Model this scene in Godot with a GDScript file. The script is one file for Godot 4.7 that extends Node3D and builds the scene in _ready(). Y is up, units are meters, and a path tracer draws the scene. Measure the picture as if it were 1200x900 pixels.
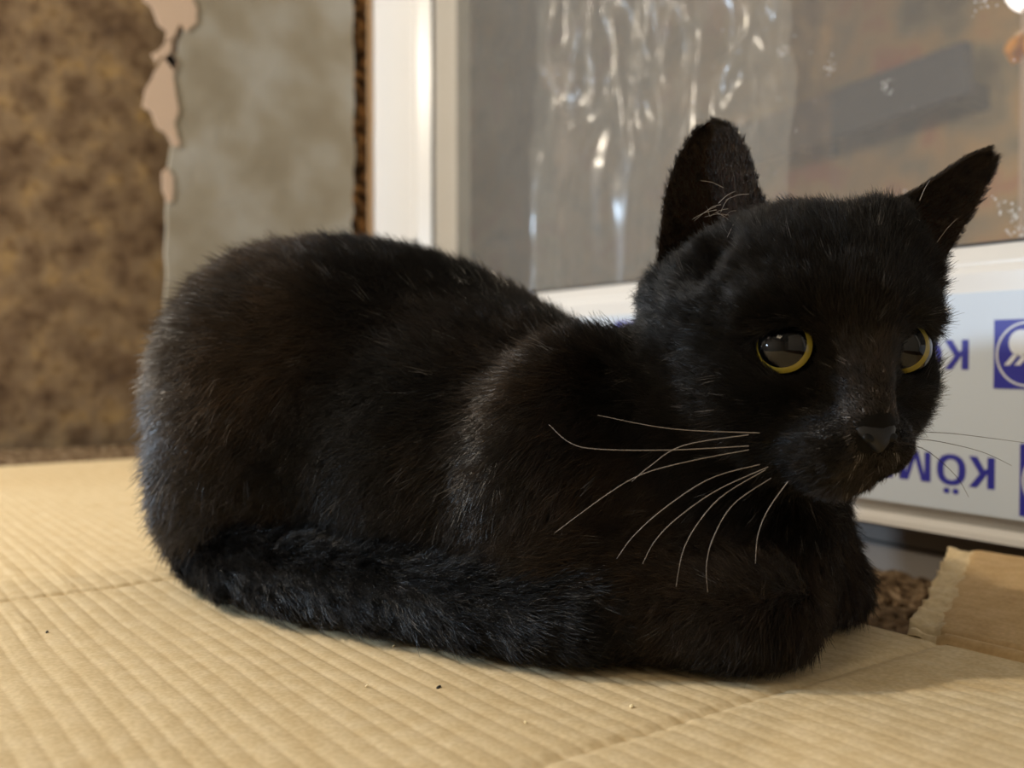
extends Node3D
# A black cat lying on a sheet of corrugated cardboard on a deep window ledge.

const CAM_TURN := -31.4
var M := {}
var rng := RandomNumberGenerator.new()
var used := {}

# ------------------------------------------------------------------ helpers
func V(x: float, y: float, z: float) -> Vector3:
	return Vector3(x, y, z)

func numbered(called: String) -> String:
	used[called] = used.get(called, -1) + 1
	return called if used[called] == 0 else "%s_%03d" % [called, used[called]]

func tag(o: Node, label: String, category: String, group := "", kind := "") -> Node:
	if label: o.set_meta("label", label)
	if category: o.set_meta("category", category)
	if group: o.set_meta("group", group)
	if kind: o.set_meta("kind", kind)
	return o

func part(called: String, mesh: Mesh, m: Material, parent: Node, at := Vector3.ZERO) -> MeshInstance3D:
	var o := MeshInstance3D.new()
	o.name = numbered(called) if parent == self else called
	o.mesh = mesh
	o.material_override = m
	o.position = at
	parent.add_child(o, true)
	return o

func base(called: String, at := Vector3.ZERO, turn := 0.0) -> Node3D:
	var o := Node3D.new()
	o.name = numbered(called)
	add_child(o)
	o.position = at
	o.rotation_degrees.y = turn
	return o

func struct(called: String, mesh: Mesh, m: Material, at := Vector3.ZERO) -> MeshInstance3D:
	var o := part(called, mesh, m, self, at)
	o.set_meta("kind", "structure")
	return o

func mat(color: Color, rough := 0.7, spec := 0.5) -> StandardMaterial3D:
	var m := StandardMaterial3D.new()
	m.albedo_color = color
	m.roughness = rough
	m.cull_mode = BaseMaterial3D.CULL_DISABLED
	m.metallic_specular = spec
	return m

func box(size: Vector3) -> BoxMesh:
	var b := BoxMesh.new()
	b.size = size
	return b

func add_box(st: SurfaceTool, lo: Vector3, hi: Vector3) -> void:
	st.append_from(box(hi - lo), 0, Transform3D(Basis(), (lo + hi) / 2))

func boxes(list: Array) -> ArrayMesh:
	var st := SurfaceTool.new()
	st.begin(Mesh.PRIMITIVE_TRIANGLES)
	for b in list: add_box(st, b[0], b[1])
	return st.commit()

# a quad with corners in order round its front
func quad(st: SurfaceTool, a: Vector3, b: Vector3, c: Vector3, d: Vector3) -> void:
	for p in [a, b, c, a, c, d]: st.add_vertex(p)

# a profile (x, y) drawn along z from z0 to z1, closed ring
func extrude_z(prof: PackedVector2Array, z0: float, z1: float) -> ArrayMesh:
	var st := SurfaceTool.new()
	st.begin(Mesh.PRIMITIVE_TRIANGLES)
	st.set_smooth_group(-1)
	var n := prof.size()
	var ccw := not Geometry2D.is_polygon_clockwise(prof)
	for i in n:
		var a := prof[i]
		var b := prof[(i + 1) % n]
		if not ccw:
			var t := a; a = b; b = t
		quad(st, V(a.x, a.y, z1), V(a.x, a.y, z0), V(b.x, b.y, z0), V(b.x, b.y, z1))
	var tri := Geometry2D.triangulate_polygon(prof)
	for i in range(0, tri.size(), 3):
		var p := [prof[tri[i]], prof[tri[i + 1]], prof[tri[i + 2]]]
		for k in 3: st.add_vertex(V(p[k].x, p[k].y, z0))
		for k in [0, 2, 1]: st.add_vertex(V(p[k].x, p[k].y, z1))
	st.generate_normals()
	return st.commit()

# a flat outline with depth; the outline lies in x, y and its front looks along +z
func plate(prof: PackedVector2Array, depth: float, bevel := 0.0) -> ArrayMesh:
	var st := SurfaceTool.new()
	st.begin(Mesh.PRIMITIVE_TRIANGLES)
	st.set_smooth_group(-1)
	if Geometry2D.is_polygon_clockwise(prof): prof.reverse()
	var inner := prof
	if bevel > 0.0:
		var off := Geometry2D.offset_polygon(prof, -bevel)
		if off.size() == 1 and off[0].size() == prof.size(): inner = off[0]
	var n := prof.size()
	for i in n:
		var a := prof[i]
		var b := prof[(i + 1) % n]
		quad(st, V(a.x, a.y, depth), V(b.x, b.y, depth), V(b.x, b.y, 0), V(a.x, a.y, 0))
	var tri := Geometry2D.triangulate_polygon(prof)
	for i in range(0, tri.size(), 3):
		var q := [prof[tri[i]], prof[tri[i + 1]], prof[tri[i + 2]]]
		if (q[1] - q[0]).cross(q[2] - q[0]) > 0: q.reverse()
		for k in 3: st.add_vertex(V(q[k].x, q[k].y, depth))
		for k in [2, 1, 0]: st.add_vertex(V(q[k].x, q[k].y, 0))
	st.generate_normals()
	return st.commit()

# a tapering tube along points
func add_tube(st: SurfaceTool, pts: Array, r0: float, r1: float, sides := 6) -> void:
	var n := pts.size()
	var rings := []
	for i in n:
		var d: Vector3 = (pts[mini(i + 1, n - 1)] - pts[maxi(i - 1, 0)]).normalized()
		var u := d.cross(V(0.31, 0.9, 0.23)).normalized()
		var w := d.cross(u)
		var r := lerpf(r0, r1, float(i) / (n - 1))
		var ring := []
		for k in sides:
			var a := TAU * k / sides
			ring.append([pts[i] + (u * cos(a) + w * sin(a)) * r, u * cos(a) + w * sin(a)])
		rings.append(ring)
	for i in n - 1:
		for k in sides:
			var l := (k + 1) % sides
			for q in [rings[i][k], rings[i + 1][k], rings[i + 1][l], rings[i][k], rings[i + 1][l], rings[i][l]]:
				st.set_normal(q[1])
				st.add_vertex(q[0])

func curve(pts: Array, n: int) -> Array:
	var c := Curve3D.new()
	for i in pts.size():
		var t: Vector3 = (pts[mini(i + 1, pts.size() - 1)] - pts[maxi(i - 1, 0)]) / 6.0
		c.add_point(pts[i], -t, t)
	var out := []
	for i in n + 1: out.append(c.samplef(float(i) / n * (pts.size() - 1)))
	return out

# a surface of revolution about y; profile of (radius, height)
func lathe(prof: Array, sides := 24) -> ArrayMesh:
	var st := SurfaceTool.new()
	st.begin(Mesh.PRIMITIVE_TRIANGLES)
	st.set_smooth_group(0)
	for i in prof.size() - 1:
		for k in sides:
			var a := TAU * k / sides
			var b := TAU * (k + 1) / sides
			var p: Vector2 = prof[i]
			var q: Vector2 = prof[i + 1]
			var pa := V(p.x * cos(a), p.y, p.x * sin(a))
			var pb := V(p.x * cos(b), p.y, p.x * sin(b))
			var qa := V(q.x * cos(a), q.y, q.x * sin(a))
			var qb := V(q.x * cos(b), q.y, q.x * sin(b))
			if q.x > 1e-6:
				for v in [pa, qb, qa]: st.add_vertex(v)
			if p.x > 1e-6:
				for v in [pa, pb, qb]: st.add_vertex(v)
	st.generate_normals()
	return st.commit()

func noise(seed_: int, freq: float, octaves := 4) -> FastNoiseLite:
	var n := FastNoiseLite.new()
	n.seed = seed_
	n.frequency = freq
	n.noise_type = FastNoiseLite.TYPE_SIMPLEX_SMOOTH
	n.fractal_octaves = octaves
	return n

func noise_tex(seed_: int, freq: float, octaves: int, colors: Array, stops: Array, size := 512) -> NoiseTexture2D:
	var t := NoiseTexture2D.new()
	t.width = size
	t.height = size
	t.seamless = true
	t.noise = noise(seed_, freq, octaves)
	var g := Gradient.new()
	g.offsets = PackedFloat32Array(stops)
	g.colors = PackedColorArray(colors)
	t.color_ramp = g
	return t

func relief(m: StandardMaterial3D, seed_: int, freq: float, octaves: int, centimetres: float, size := 512) -> void:
	m.heightmap_enabled = true
	m.heightmap_texture = noise_tex(seed_, freq, octaves, [Color.BLACK, Color.WHITE], [0.0, 1.0], size)
	m.heightmap_scale = centimetres

func world_mapped(m: StandardMaterial3D, per_metre: float) -> StandardMaterial3D:
	m.uv1_triplanar = true
	m.uv1_world_triplanar = true
	m.uv1_scale = Vector3.ONE * per_metre
	return m

# ------------------------------------------------------------------ materials
func make_materials() -> void:
	var m := mat(Color.WHITE, 0.92, 0.2)            # old stained plaster
	m.albedo_texture = noise_tex(11, 0.006, 6, [Color(0.36, 0.29, 0.225), Color(0.45, 0.37, 0.285), Color(0.50, 0.42, 0.325), Color(0.55, 0.46, 0.345), Color(0.62, 0.51, 0.34)], [0.1, 0.35, 0.55, 0.72, 0.95], 1024)
	m.detail_enabled = true
	m.detail_blend_mode = BaseMaterial3D.BLEND_MODE_MUL
	m.detail_albedo = noise_tex(5, 0.03, 5, [Color(0.80, 0.77, 0.74), Color(0.96, 0.95, 0.93), Color(1, 1, 1)], [0.15, 0.45, 1.0], 512)
	relief(m, 12, 0.02, 6, 0.10)
	M.old_plaster = world_mapped(m, 2.2)
	m = mat(Color.WHITE, 0.7, 0.35)                 # trowelled grey render
	m.albedo_texture = noise_tex(21, 0.006, 3, [Color(0.575, 0.54, 0.47), Color(0.61, 0.58, 0.515), Color(0.63, 0.605, 0.55), Color(0.66, 0.645, 0.605)], [0.2, 0.45, 0.6, 0.9], 512)
	relief(m, 22, 0.012, 3, 0.08)
	M.render = world_mapped(m, 2.6)
	M.flake = mat(Color(0.80, 0.70, 0.61), 0.7)
	m = mat(Color.WHITE, 0.95, 0.1)
	m.albedo_texture = noise_tex(31, 0.03, 4, [Color(0.16, 0.11, 0.07), Color(0.36, 0.26, 0.16), Color(0.62, 0.45, 0.26)], [0.25, 0.5, 0.85], 256)
	relief(m, 32, 0.04, 4, 0.5, 256)
	M.foam = world_mapped(m, 6.0)
	M.peel = mat(Color(0.70, 0.57, 0.42), 0.8)
	m = mat(Color.WHITE, 0.95, 0.1)                 # crumbling mortar
	m.albedo_texture = noise_tex(41, 0.04, 5, [Color(0.30, 0.24, 0.18), Color(0.46, 0.38, 0.29), Color(0.62, 0.54, 0.44)], [0.2, 0.5, 0.9], 512)
	relief(m, 42, 0.05, 5, 0.6)
	M.mortar = world_mapped(m, 4.0)
	m = mat(Color(0.90, 0.895, 0.885), 0.22, 0.5)
	M.pvc = m
	M.outer = mat(Color(0.40, 0.405, 0.385), 0.5)  # greyed to stand for the dim light on the frame's outer half
	M.sill = mat(Color(0.46, 0.44, 0.42), 0.5)
	M.seal = mat(Color(0.05, 0.05, 0.05), 0.6)
	m = mat(Color(1, 1, 1, 0.06), 0.02, 0.5)
	m.transparency = BaseMaterial3D.TRANSPARENCY_ALPHA
	M.glass = m
	m = mat(Color(0.90, 0.93, 0.91, 0.055), 0.20, 0.6)
	m.transparency = BaseMaterial3D.TRANSPARENCY_ALPHA
	m.cull_mode = BaseMaterial3D.CULL_DISABLED
	M.plastic = m
	M.film = mat(Color(0.80, 0.845, 0.90), 0.38, 0.5)
	M.ink = mat(Color(0.16, 0.17, 0.62), 0.4, 0.5)
	M.ink_white = mat(Color(0.86, 0.885, 0.92), 0.4, 0.5)
	M.dust = mat(Color(0.85, 0.85, 0.85), 0.9)
	m = mat(Color.WHITE, 0.85, 0.25)                # kraft liner of the cardboard
	m.albedo_texture = noise_tex(51, 0.02, 5, [Color(0.86, 0.775, 0.615), Color(0.885, 0.805, 0.65), Color(0.91, 0.835, 0.69)], [0.2, 0.5, 0.85], 1024)
	m.detail_enabled = true
	m.detail_blend_mode = BaseMaterial3D.BLEND_MODE_MUL
	m.detail_albedo = noise_tex(53, 0.25, 2, [Color(0.93, 0.92, 0.9), Color(1, 1, 1)], [0.2, 0.8], 512)
	m.uv1_scale = Vector3(3, 3, 3)
	m.uv1_triplanar = true
	M.kraft = m
	var mo: StandardMaterial3D = m.duplicate()
	mo.albedo_color = Color(0.93, 0.87, 0.80)
	M.kraft_outer = mo
	M.kraft_edge = mat(Color(0.60, 0.49, 0.35), 0.9, 0.2)
	m = mat(Color.WHITE, 0.35, 0.42)                # fur
	m.vertex_color_use_as_albedo = true
	M.hair = m
	M.skin = mat(Color(0.05, 0.043, 0.038), 0.75, 0.3)
	m = mat(Color(0.13, 0.085, 0.06), 0.75, 0.25)
	m.backlight_enabled = true
	m.backlight = Color(0.30, 0.15, 0.07)
	M.ear_inner = m
	M.nose = mat(Color(0.065, 0.06, 0.06), 0.5, 0.5)
	M.black = mat(Color(0.012, 0.012, 0.014), 0.05, 0.5)
	M.nostril = mat(Color(0.02, 0.018, 0.017), 0.6, 0.4)
	M.iris = mat(Color(0.58, 0.53, 0.22), 0.12, 0.5)
	M.whisker = mat(Color(0.66, 0.63, 0.61), 0.35, 0.5)
	M.dark_whisker = mat(Color(0.10, 0.08, 0.07), 0.4, 0.5)
	M.room = mat(Color(0.68, 0.645, 0.59), 0.9)
	M.boards = mat(Color(0.42, 0.32, 0.22), 0.7)
	m = mat(Color.WHITE, 0.95, 0.1)                 # earth-coloured outside wall
	m.albedo_texture = noise_tex(61, 0.008, 4, [Color(0.36, 0.33, 0.27), Color(0.52, 0.47, 0.37), Color(0.66, 0.54, 0.36), Color(0.62, 0.40, 0.30)], [0.15, 0.42, 0.65, 0.88], 512)
	M.earth = world_mapped(m, 0.7)
	M.slate = mat(Color(0.20, 0.205, 0.24), 0.8)
	M.steel = mat(Color(0.2, 0.2, 0.2), 0.4)
	M.petal = mat(Color(0.95, 0.62, 0.06), 0.6)

func glow(color: Color, energy: float) -> StandardMaterial3D:
	var m := mat(Color.WHITE)
	m.emission_enabled = true
	m.emission = color
	m.emission_energy_multiplier = energy
	return m

func _ready() -> void:
	rng.seed = 77
	# ---------------------------------------------------------------- camera, air, light
	var cam := Camera3D.new()
	cam.name = "camera"
	add_child(cam)
	cam.position = V(0, 0.12, 0)
	cam.rotation_degrees = V(-1.394, CAM_TURN, 0)
	var at := CameraAttributesPhysical.new()
	at.frustum_focal_length = 30.67
	at.frustum_focus_distance = 0.385
	at.exposure_aperture = 7.0
	at.frustum_near = 0.01
	at.frustum_far = 60.0
	cam.attributes = at
	cam.fov = 42.74
	cam.near = 0.01
	cam.far = 60.0
	cam.current = true
	var e := Environment.new()
	e.background_mode = Environment.BG_COLOR
	e.background_color = Color(0.02, 0.022, 0.03)
	e.tonemap_mode = Environment.TONE_MAPPER_LINEAR
	e.tonemap_exposure = 1.0
	e.sdfgi_enabled = true
	e.ssao_enabled = true
	e.ssil_enabled = true
	var we := WorldEnvironment.new()
	we.name = "environment"
	we.environment = e
	add_child(we)
	make_materials()
	work_lamp("work_lamp", V(-0.763, 0.92, -1.052), Color(1.0, 0.94, 0.85), 1.5, 0.035, "warm bulb on a tall thin steel stand")
	work_lamp("desk_lamp", V(-1.007, 0.385, -1.036), Color(0.80, 0.90, 1.0), 1.25, 0.03, "cool white bulb on a low steel stand")
	fill_light_panel()
	# ---------------------------------------------------------------- the place
	room()
	wall_of_the_reveal()
	window()
	film()
	outside()
	# ---------------------------------------------------------------- things
	cardboard()
	rubble()
	cat()
	crumbs()

func work_lamp(called: String, at: Vector3, color: Color, energy: float, r: float, label: String) -> void:
	var floor_y := -0.85
	var o := base(called, V(at.x, floor_y, at.z))
	tag(o, label, "lamp")
	var h := at.y - floor_y
	part("base", lathe([Vector2(0, 0.03), Vector2(0.10, 0.025), Vector2(0.12, 0.0), Vector2(0, 0.0)]), M.steel, o)
	part("pole", lathe([Vector2(0.008, h - r * 1.2), Vector2(0.01, 0.02)], 12), M.steel, o)
	part("socket", lathe([Vector2(0, h - r * 0.7), Vector2(r * 0.5, h - r * 0.8), Vector2(r * 0.55, h - r * 2.0), Vector2(0, h - r * 2.0)], 16), M.steel, o)
	var s := SphereMesh.new()
	s.radius = r
	s.height = r * 2
	part("bulb", s, glow(color, 6.0), o, V(0, h, 0))
	var l := OmniLight3D.new()
	l.name = "bulb_glow"
	l.light_color = color
	l.light_energy = energy
	l.light_size = r
	l.omni_range = 12
	l.omni_attenuation = 2
	l.shadow_enabled = true
	o.add_child(l)
	l.position = V(0, h, 0)

func fill_light_panel() -> void:  # unseen panel, added as soft fill light for the room
	var o := base("fill_light_panel", V(-1.4, 1.70, 0.1))
	tag(o, "added square glowing fill light panel fixed flat to the ceiling out of view", "lamp")
	part("frame", boxes([[V(-0.33, -0.03, -0.33), V(0.33, 0.0, 0.33)]]), M.pvc, o)
	part("diffuser", boxes([[V(-0.3, -0.036, -0.3), V(0.3, -0.031, 0.3)]]), glow(Color(1, 0.93, 0.8), 1.5), o)
	var l := AreaLight3D.new()
	l.name = "panel_glow"
	l.area_size = Vector2(0.6, 0.6)
	l.light_color = Color(1, 0.9, 0.74)
	l.light_energy = 0.5
	l.area_range = 12
	l.area_attenuation = 2
	l.shadow_enabled = true
	o.add_child(l)
	l.position = V(0, -0.045, 0)
	l.rotation_degrees.x = -90

# ------------------------------------------------------------------ room shell
func room() -> void:
	struct("floor", boxes([[V(-2.5, -1.0, -2.7), V(-0.40, -0.85, 2.1)]]), M.boards)
	struct("ceiling", boxes([[V(-2.5, 1.70, -2.7), V(0.75, 1.85, 2.1)]]), M.room)
	struct("wall_back", boxes([[V(-2.6, -0.85, -2.7), V(-2.5, 1.70, 2.1)]]), M.room)
	struct("wall_far", boxes([[V(-2.5, -0.85, -2.7), V(-0.40, 1.70, -2.6)]]), M.room)
	struct("wall_near", boxes([[V(-2.5, -0.85, 2.0), V(-0.40, 1.70, 2.1)]]), M.room)
	struct("wall_right", boxes([[V(-0.40, -0.85, 0.60), V(0.75, 1.70, 2.1)]]), M.room)
	struct("wall_above_window", boxes([[V(-0.40, 1.15, -1.36), V(0.75, 1.70, 0.60)]]), M.room)
	# the parapet, whose top is the ledge, with a trough of broken mortar along the window
	var st := SurfaceTool.new()
	st.begin(Mesh.PRIMITIVE_TRIANGLES)
	var nz := noise(90, 22.0, 4)
	var xs := [-0.40, 0.0, 0.2, 0.30, 0.345, 0.365, 0.38, 0.395, 0.41, 0.425, 0.44, 0.455, 0.47, 0.485, 0.50, 0.515, 0.53, 0.545, 0.56, 0.575, 0.59, 0.605, 0.62, 0.64, 0.66]
	var zn := 170
	var top := func(i: int, k: int) -> Vector3:
		var x: float = xs[i]
		var z := lerpf(-1.36, 0.60, float(k) / zn)
		var y := -0.0045
		if x > 0.36:
			y = lerpf(-0.010, -0.040, smoothstep(0.36, 0.45, x)) + 0.012 * nz.get_noise_2d(x, z) + 0.006 * nz.get_noise_2d(x * 3.0 + 5.0, z * 3.0)
		elif z < -1.25:
			y = -0.0045 + 0.014 * smoothstep(-1.25, -1.34, z) + 0.004 * nz.get_noise_2d(x, z)
		return V(x, y, z)
	for i in xs.size() - 1:
		for k in zn:
			quad(st, top.call(i, k), top.call(i + 1, k), top.call(i + 1, k + 1), top.call(i, k + 1))
	quad(st, V(-0.40, -0.0045, -1.36), V(-0.40, -0.0045, 0.60), V(-0.40, -0.85, 0.60), V(-0.40, -0.85, -1.36))
	quad(st, V(0.66, -0.04, 0.60), V(0.66, -0.04, -1.36), V(0.66, -0.85, -1.36), V(0.66, -0.85, 0.60))
	st.generate_normals()
	struct("ledge", st.commit(), M.mortar)

func wall_of_the_reveal() -> void:
	# brown old plaster, uneven, over the whole wall; its face looks along +z
	var st := SurfaceTool.new()
	st.begin(Mesh.PRIMITIVE_TRIANGLES)
	st.set_smooth_group(0)
	var n1 := noise(3, 6.0, 5)
	var nx := 110
	var ny := 130
	var at := func(i: int, k: int) -> Vector3:
		var x := lerpf(-0.40, 0.62, float(i) / nx)
		var y := lerpf(-0.02, 1.15, float(k) / ny)
		var deep := 0.006 * n1.get_noise_2d(x * 1.0, y) + 0.002 * n1.get_noise_2d(x * 5.0, y * 5.0)
		if y < 0.012: deep -= 0.01
		return V(x, y, -1.366 + deep)
	for i in nx:
		for k in ny:
			quad(st, at.call(i, k), at.call(i, k + 1), at.call(i + 1, k + 1), at.call(i + 1, k))
	st.generate_normals()
	st.set_smooth_group(-1)
	add_box(st, V(-0.40, -0.85, -2.7), V(0.75, 1.70, -1.385))
	var w := struct("wall_left", st.commit(), M.old_plaster)
	# the newer grey render: a sheet with a ragged left edge, standing proud of the old plaster
	var edge := [Vector2(0.2819, -0.0365), Vector2(0.2852, 0.1110), Vector2(0.2874, 0.2071), Vector2(0.2895, 0.3144), Vector2(0.2939, 0.3823), Vector2(0.2994, 0.4279), Vector2(0.2994, 0.4954), Vector2(0.3072, 0.5415), Vector2(0.3217, 0.5891), Vector2(0.3285, 0.6356), Vector2(0.3094, 0.7325), Vector2(0.3206, 0.9364)]
	var poly := PackedVector2Array()
	for i in edge.size() - 1:
		for s in 6:
			var p: Vector2 = edge[i].lerp(edge[i + 1], s / 6.0)
			poly.append(p + Vector2(0.003 * n1.get_noise_2d(p.y * 9.0, 3.0) + 0.0015 * n1.get_noise_2d(p.y * 40.0, 7.0), 0))
	poly.append(Vector2(edge[-1].x, 1.14))
	poly.append(Vector2(0.553, 1.14))
	for s in 60:
		var y := lerpf(1.13, -0.01, s / 59.0)
		poly.append(Vector2(0.553 + 0.006 * n1.get_noise_2d(y * 12.0, 40.0) + 0.004 * n1.get_noise_2d(y * 45.0, 60.0), y))
	part("grey_render", plate(poly, 0.012), M.render, w, V(0, 0, -1.362))
	# rough foam in the gap between render and window frame, and a peeling paper edge on it
	var gap := PackedVector2Array()
	for s in 60: gap.append(Vector2(0.547, lerpf(-0.01, 1.13, s / 59.0)))
	for s in 60:
		var y := lerpf(1.13, -0.01, s / 59.0)
		gap.append(Vector2(0.5755 + 0.003 * n1.get_noise_2d(y * 20.0, 80.0), y))
	part("foam_joint", plate(gap, 0.007), M.foam, w, V(0, 0, -1.362))
	var strip := PackedVector2Array()
	for s in 60:
		var y := lerpf(-0.01, 1.13, s / 59.0)
		strip.append(Vector2(0.5765 + 0.0018 * n1.get_noise_2d(y * 14.0, 120.0), y))
	for s in 60:
		var y := lerpf(1.13, -0.01, s / 59.0)
		strip.append(Vector2(0.5828 + 0.0022 * n1.get_noise_2d(y * 9.0, 160.0), y))
	part("peeling_edge", plate(strip, 0.004), M.peel, w, V(0, 0, -1.353))
	for f in [[Vector2(0.2599, 0.5881), Vector2(0.2728, 0.5817), Vector2(0.2815, 0.5589), Vector2(0.2924, 0.5519), Vector2(0.2880, 0.5355), Vector2(0.2990, 0.5441), Vector2(0.3078, 0.5658), Vector2(0.3168, 0.5561), Vector2(0.3291, 0.5718), Vector2(0.3302, 0.5901), Vector2(0.3212, 0.6065), Vector2(0.2924, 0.6098), Vector2(0.2664, 0.6003)], [Vector2(0.2979, 0.5461), Vector2(0.2957, 0.5256), Vector2(0.3056, 0.5138), Vector2(0.2990, 0.5015), Vector2(0.2924, 0.5117), Vector2(0.2837, 0.5192), Vector2(0.2771, 0.5093), Vector2(0.2728, 0.5197), Vector2(0.2837, 0.5304)], [Vector2(0.2847, 0.5150), Vector2(0.2957, 0.5256), Vector2(0.3034, 0.5157), Vector2(0.2990, 0.4926), Vector2(0.3056, 0.4530), Vector2(0.2990, 0.4319), Vector2(0.3078, 0.4060), Vector2(0.2990, 0.4027), Vector2(0.2880, 0.4194), Vector2(0.2771, 0.4248), Vector2(0.2707, 0.4440), Vector2(0.2599, 0.4492), Vector2(0.2621, 0.4694), Vector2(0.2750, 0.4979)], [Vector2(0.2837, 0.3674), Vector2(0.2902, 0.3748), Vector2(0.2979, 0.3598), Vector2(0.2968, 0.3304), Vector2(0.2902, 0.3276), Vector2(0.2837, 0.3450)]]:
		var pf := PackedVector2Array()
		for i in f.size():
			var a: Vector2 = f[i]
			var b: Vector2 = f[(i + 1) % f.size()]
			for s in 4:
				var p := a.lerp(b, s / 4.0)
				pf.append(p + 0.0022 * Vector2(n1.get_noise_2d(p.x * 60.0, p.y * 60.0), n1.get_noise_2d(p.x * 60.0 + 9.0, p.y * 60.0)))
		part("paint_flake", plate(pf, 0.004), M.flake, w, V(0, 0, -1.352))

# ------------------------------------------------------------------ window
func window() -> void:
	var w := base("window_1", V(0.585, 0, 0))
	w.set_meta("kind", "structure")
	var zl := -1.360
	var zr := 0.60
	var top := 1.15
	# profiles in (depth, width): 0 is the face, positive goes outward
	var rail := PackedVector2Array([Vector2(0.001, 0.0205), Vector2(0.0, 0.0215), Vector2(0.0, 0.176), Vector2(0.002, 0.180), Vector2(0.0045, 0.1815), Vector2(0.0045, 0.1835), Vector2(0.017, 0.1955), Vector2(0.055, 0.1955), Vector2(0.055, 0.0105), Vector2(0.013, 0.0105)])
	part("bottom_rail", extrude_z(rail, zl, zr), M.pvc, w)
	part("drip_edge", extrude_z(PackedVector2Array([Vector2(0.009, 0.002), Vector2(0.009, 0.0065), Vector2(0.012, 0.0105), Vector2(0.045, 0.0105), Vector2(0.045, 0.002)]), zl, zr), M.pvc, w)
	part("sill_profile", extrude_z(PackedVector2Array([Vector2(0.045, -0.044), Vector2(0.045, 0.002), Vector2(0.056, 0.002), Vector2(0.056, -0.044)]), zl, zr), M.sill, w)
	part("scratch", boxes([[V(0.0445, -0.0195, -0.51), V(0.0455, -0.0180, -0.42)]]), M.seal, w)
	# side stile at the far end
	var stile := SurfaceTool.new()
	var prof := [Vector2(0.0, 0.0), Vector2(0.0, 0.138), Vector2(0.002, 0.1415), Vector2(0.0045, 0.143), Vector2(0.0045, 0.150), Vector2(0.017, 0.166), Vector2(0.055, 0.166)]
	stile.begin(Mesh.PRIMITIVE_TRIANGLES)
	stile.set_smooth_group(-1)
	for i in prof.size() - 1:
		var a: Vector2 = prof[i]
		var b: Vector2 = prof[i + 1]
		quad(stile, V(a.x, 0.0055, zl + a.y), V(a.x, top, zl + a.y), V(b.x, top, zl + b.y), V(b.x, 0.0055, zl + b.y))
	stile.generate_normals()
	part("side_stile", stile.commit(), M.pvc, w)
	part("side_stile", boxes([[V(0, 0.0055, zr - 0.166), V(0.055, top, zr)]]), M.pvc, w)
	part("top_rail", boxes([[V(0, top - 0.16, zl + 0.16), V(0.055, top, zr - 0.16)]]), M.pvc, w)
	part("seal", boxes([[V(0.0165, 0.1955, zl + 0.166), V(0.020, 0.1975, zr - 0.166)], [V(0.0165, 0.1955, zl + 0.166), V(0.020, top - 0.16, zl + 0.1685)]]), M.seal, w)
	part("glass_pane", boxes([[V(0.0185, 0.19, zl + 0.16), V(0.0205, top - 0.155, zr - 0.16)]]), M.glass, w)
	# outer half of the frame, seen through the glass
	part("outer_stile", boxes([[V(0.055, 0.0, zl), V(0.085, top, zl + 0.15)], [V(0.055, 0.0, zl), V(0.085, 0.17, zr)]]), M.outer, w)
	# dust and splashes on the pane
	var st := SurfaceTool.new()
	st.begin(Mesh.PRIMITIVE_TRIANGLES)
	st.set_smooth_group(-1)
	for k in 230:
		var z := rng.randf_range(-0.72, -0.30)
		var y := 0.20 + 0.36 * pow(rng.randf(), 0.9)
		var r := 0.00022 + 0.0006 * pow(rng.randf(), 4.0)
		speck(st, y, z, r)
	for c in [Vector2(-0.3709, 0.2129), Vector2(-0.3687, 0.2017), Vector2(-0.3791, 0.2205), Vector2(-0.5199, 0.3424), Vector2(-0.5660, 0.3689), Vector2(-0.3946, 0.3533), Vector2(-0.4691, 0.3186)]:
		for k in 14:
			speck(st, c.y + rng.randfn(0, 0.0030), c.x + rng.randfn(0, 0.0030), rng.randf_range(0.0003, 0.0009))
	st.generate_normals()
	tag(part("dust", st.commit(), M.dust, w), "white dust and dried splashes", "", "", "stuff")

func speck(st: SurfaceTool, y: float, z: float, r: float) -> void:
	var c := V(0.0182, y, z)
	var n := 6
	var a0 := rng.randf() * TAU
	for k in n:
		var a := a0 + TAU * k / n
		var b := a0 + TAU * (k + 1) / n
		for p in [c, c + V(0, cos(b) * r, sin(b) * r), c + V(0, cos(a) * r, sin(a) * r)]: st.add_vertex(p)

func film() -> void:
	var f := base("protective_film", V(0.5846, 0, 0))
	tag(f, "pale blue protective film with upside-down blue lettering stuck along the white window frame", "film")
	part("sheet", boxes([[V(-0.0003, 0.0205, -1.20), V(0.0002, 0.1635, 0.55)]]), M.film, f)
	for row in [[-0.389, 0.1333, 0.0194], [-0.370, 0.0579, 0.0200], [-0.834, 0.0579, 0.0200], [-0.853, 0.1333, 0.0194]]:
		word(f, row[0], row[1], row[2])
	for l in [[-0.3715, 0.1454, 0.0434], [-0.3535, 0.0683, 0.0448], [-0.764, 0.1575, 0.0434], [-0.818, 0.0683, 0.0448]]:
		logo(f, l[0], l[1], l[2])

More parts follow.
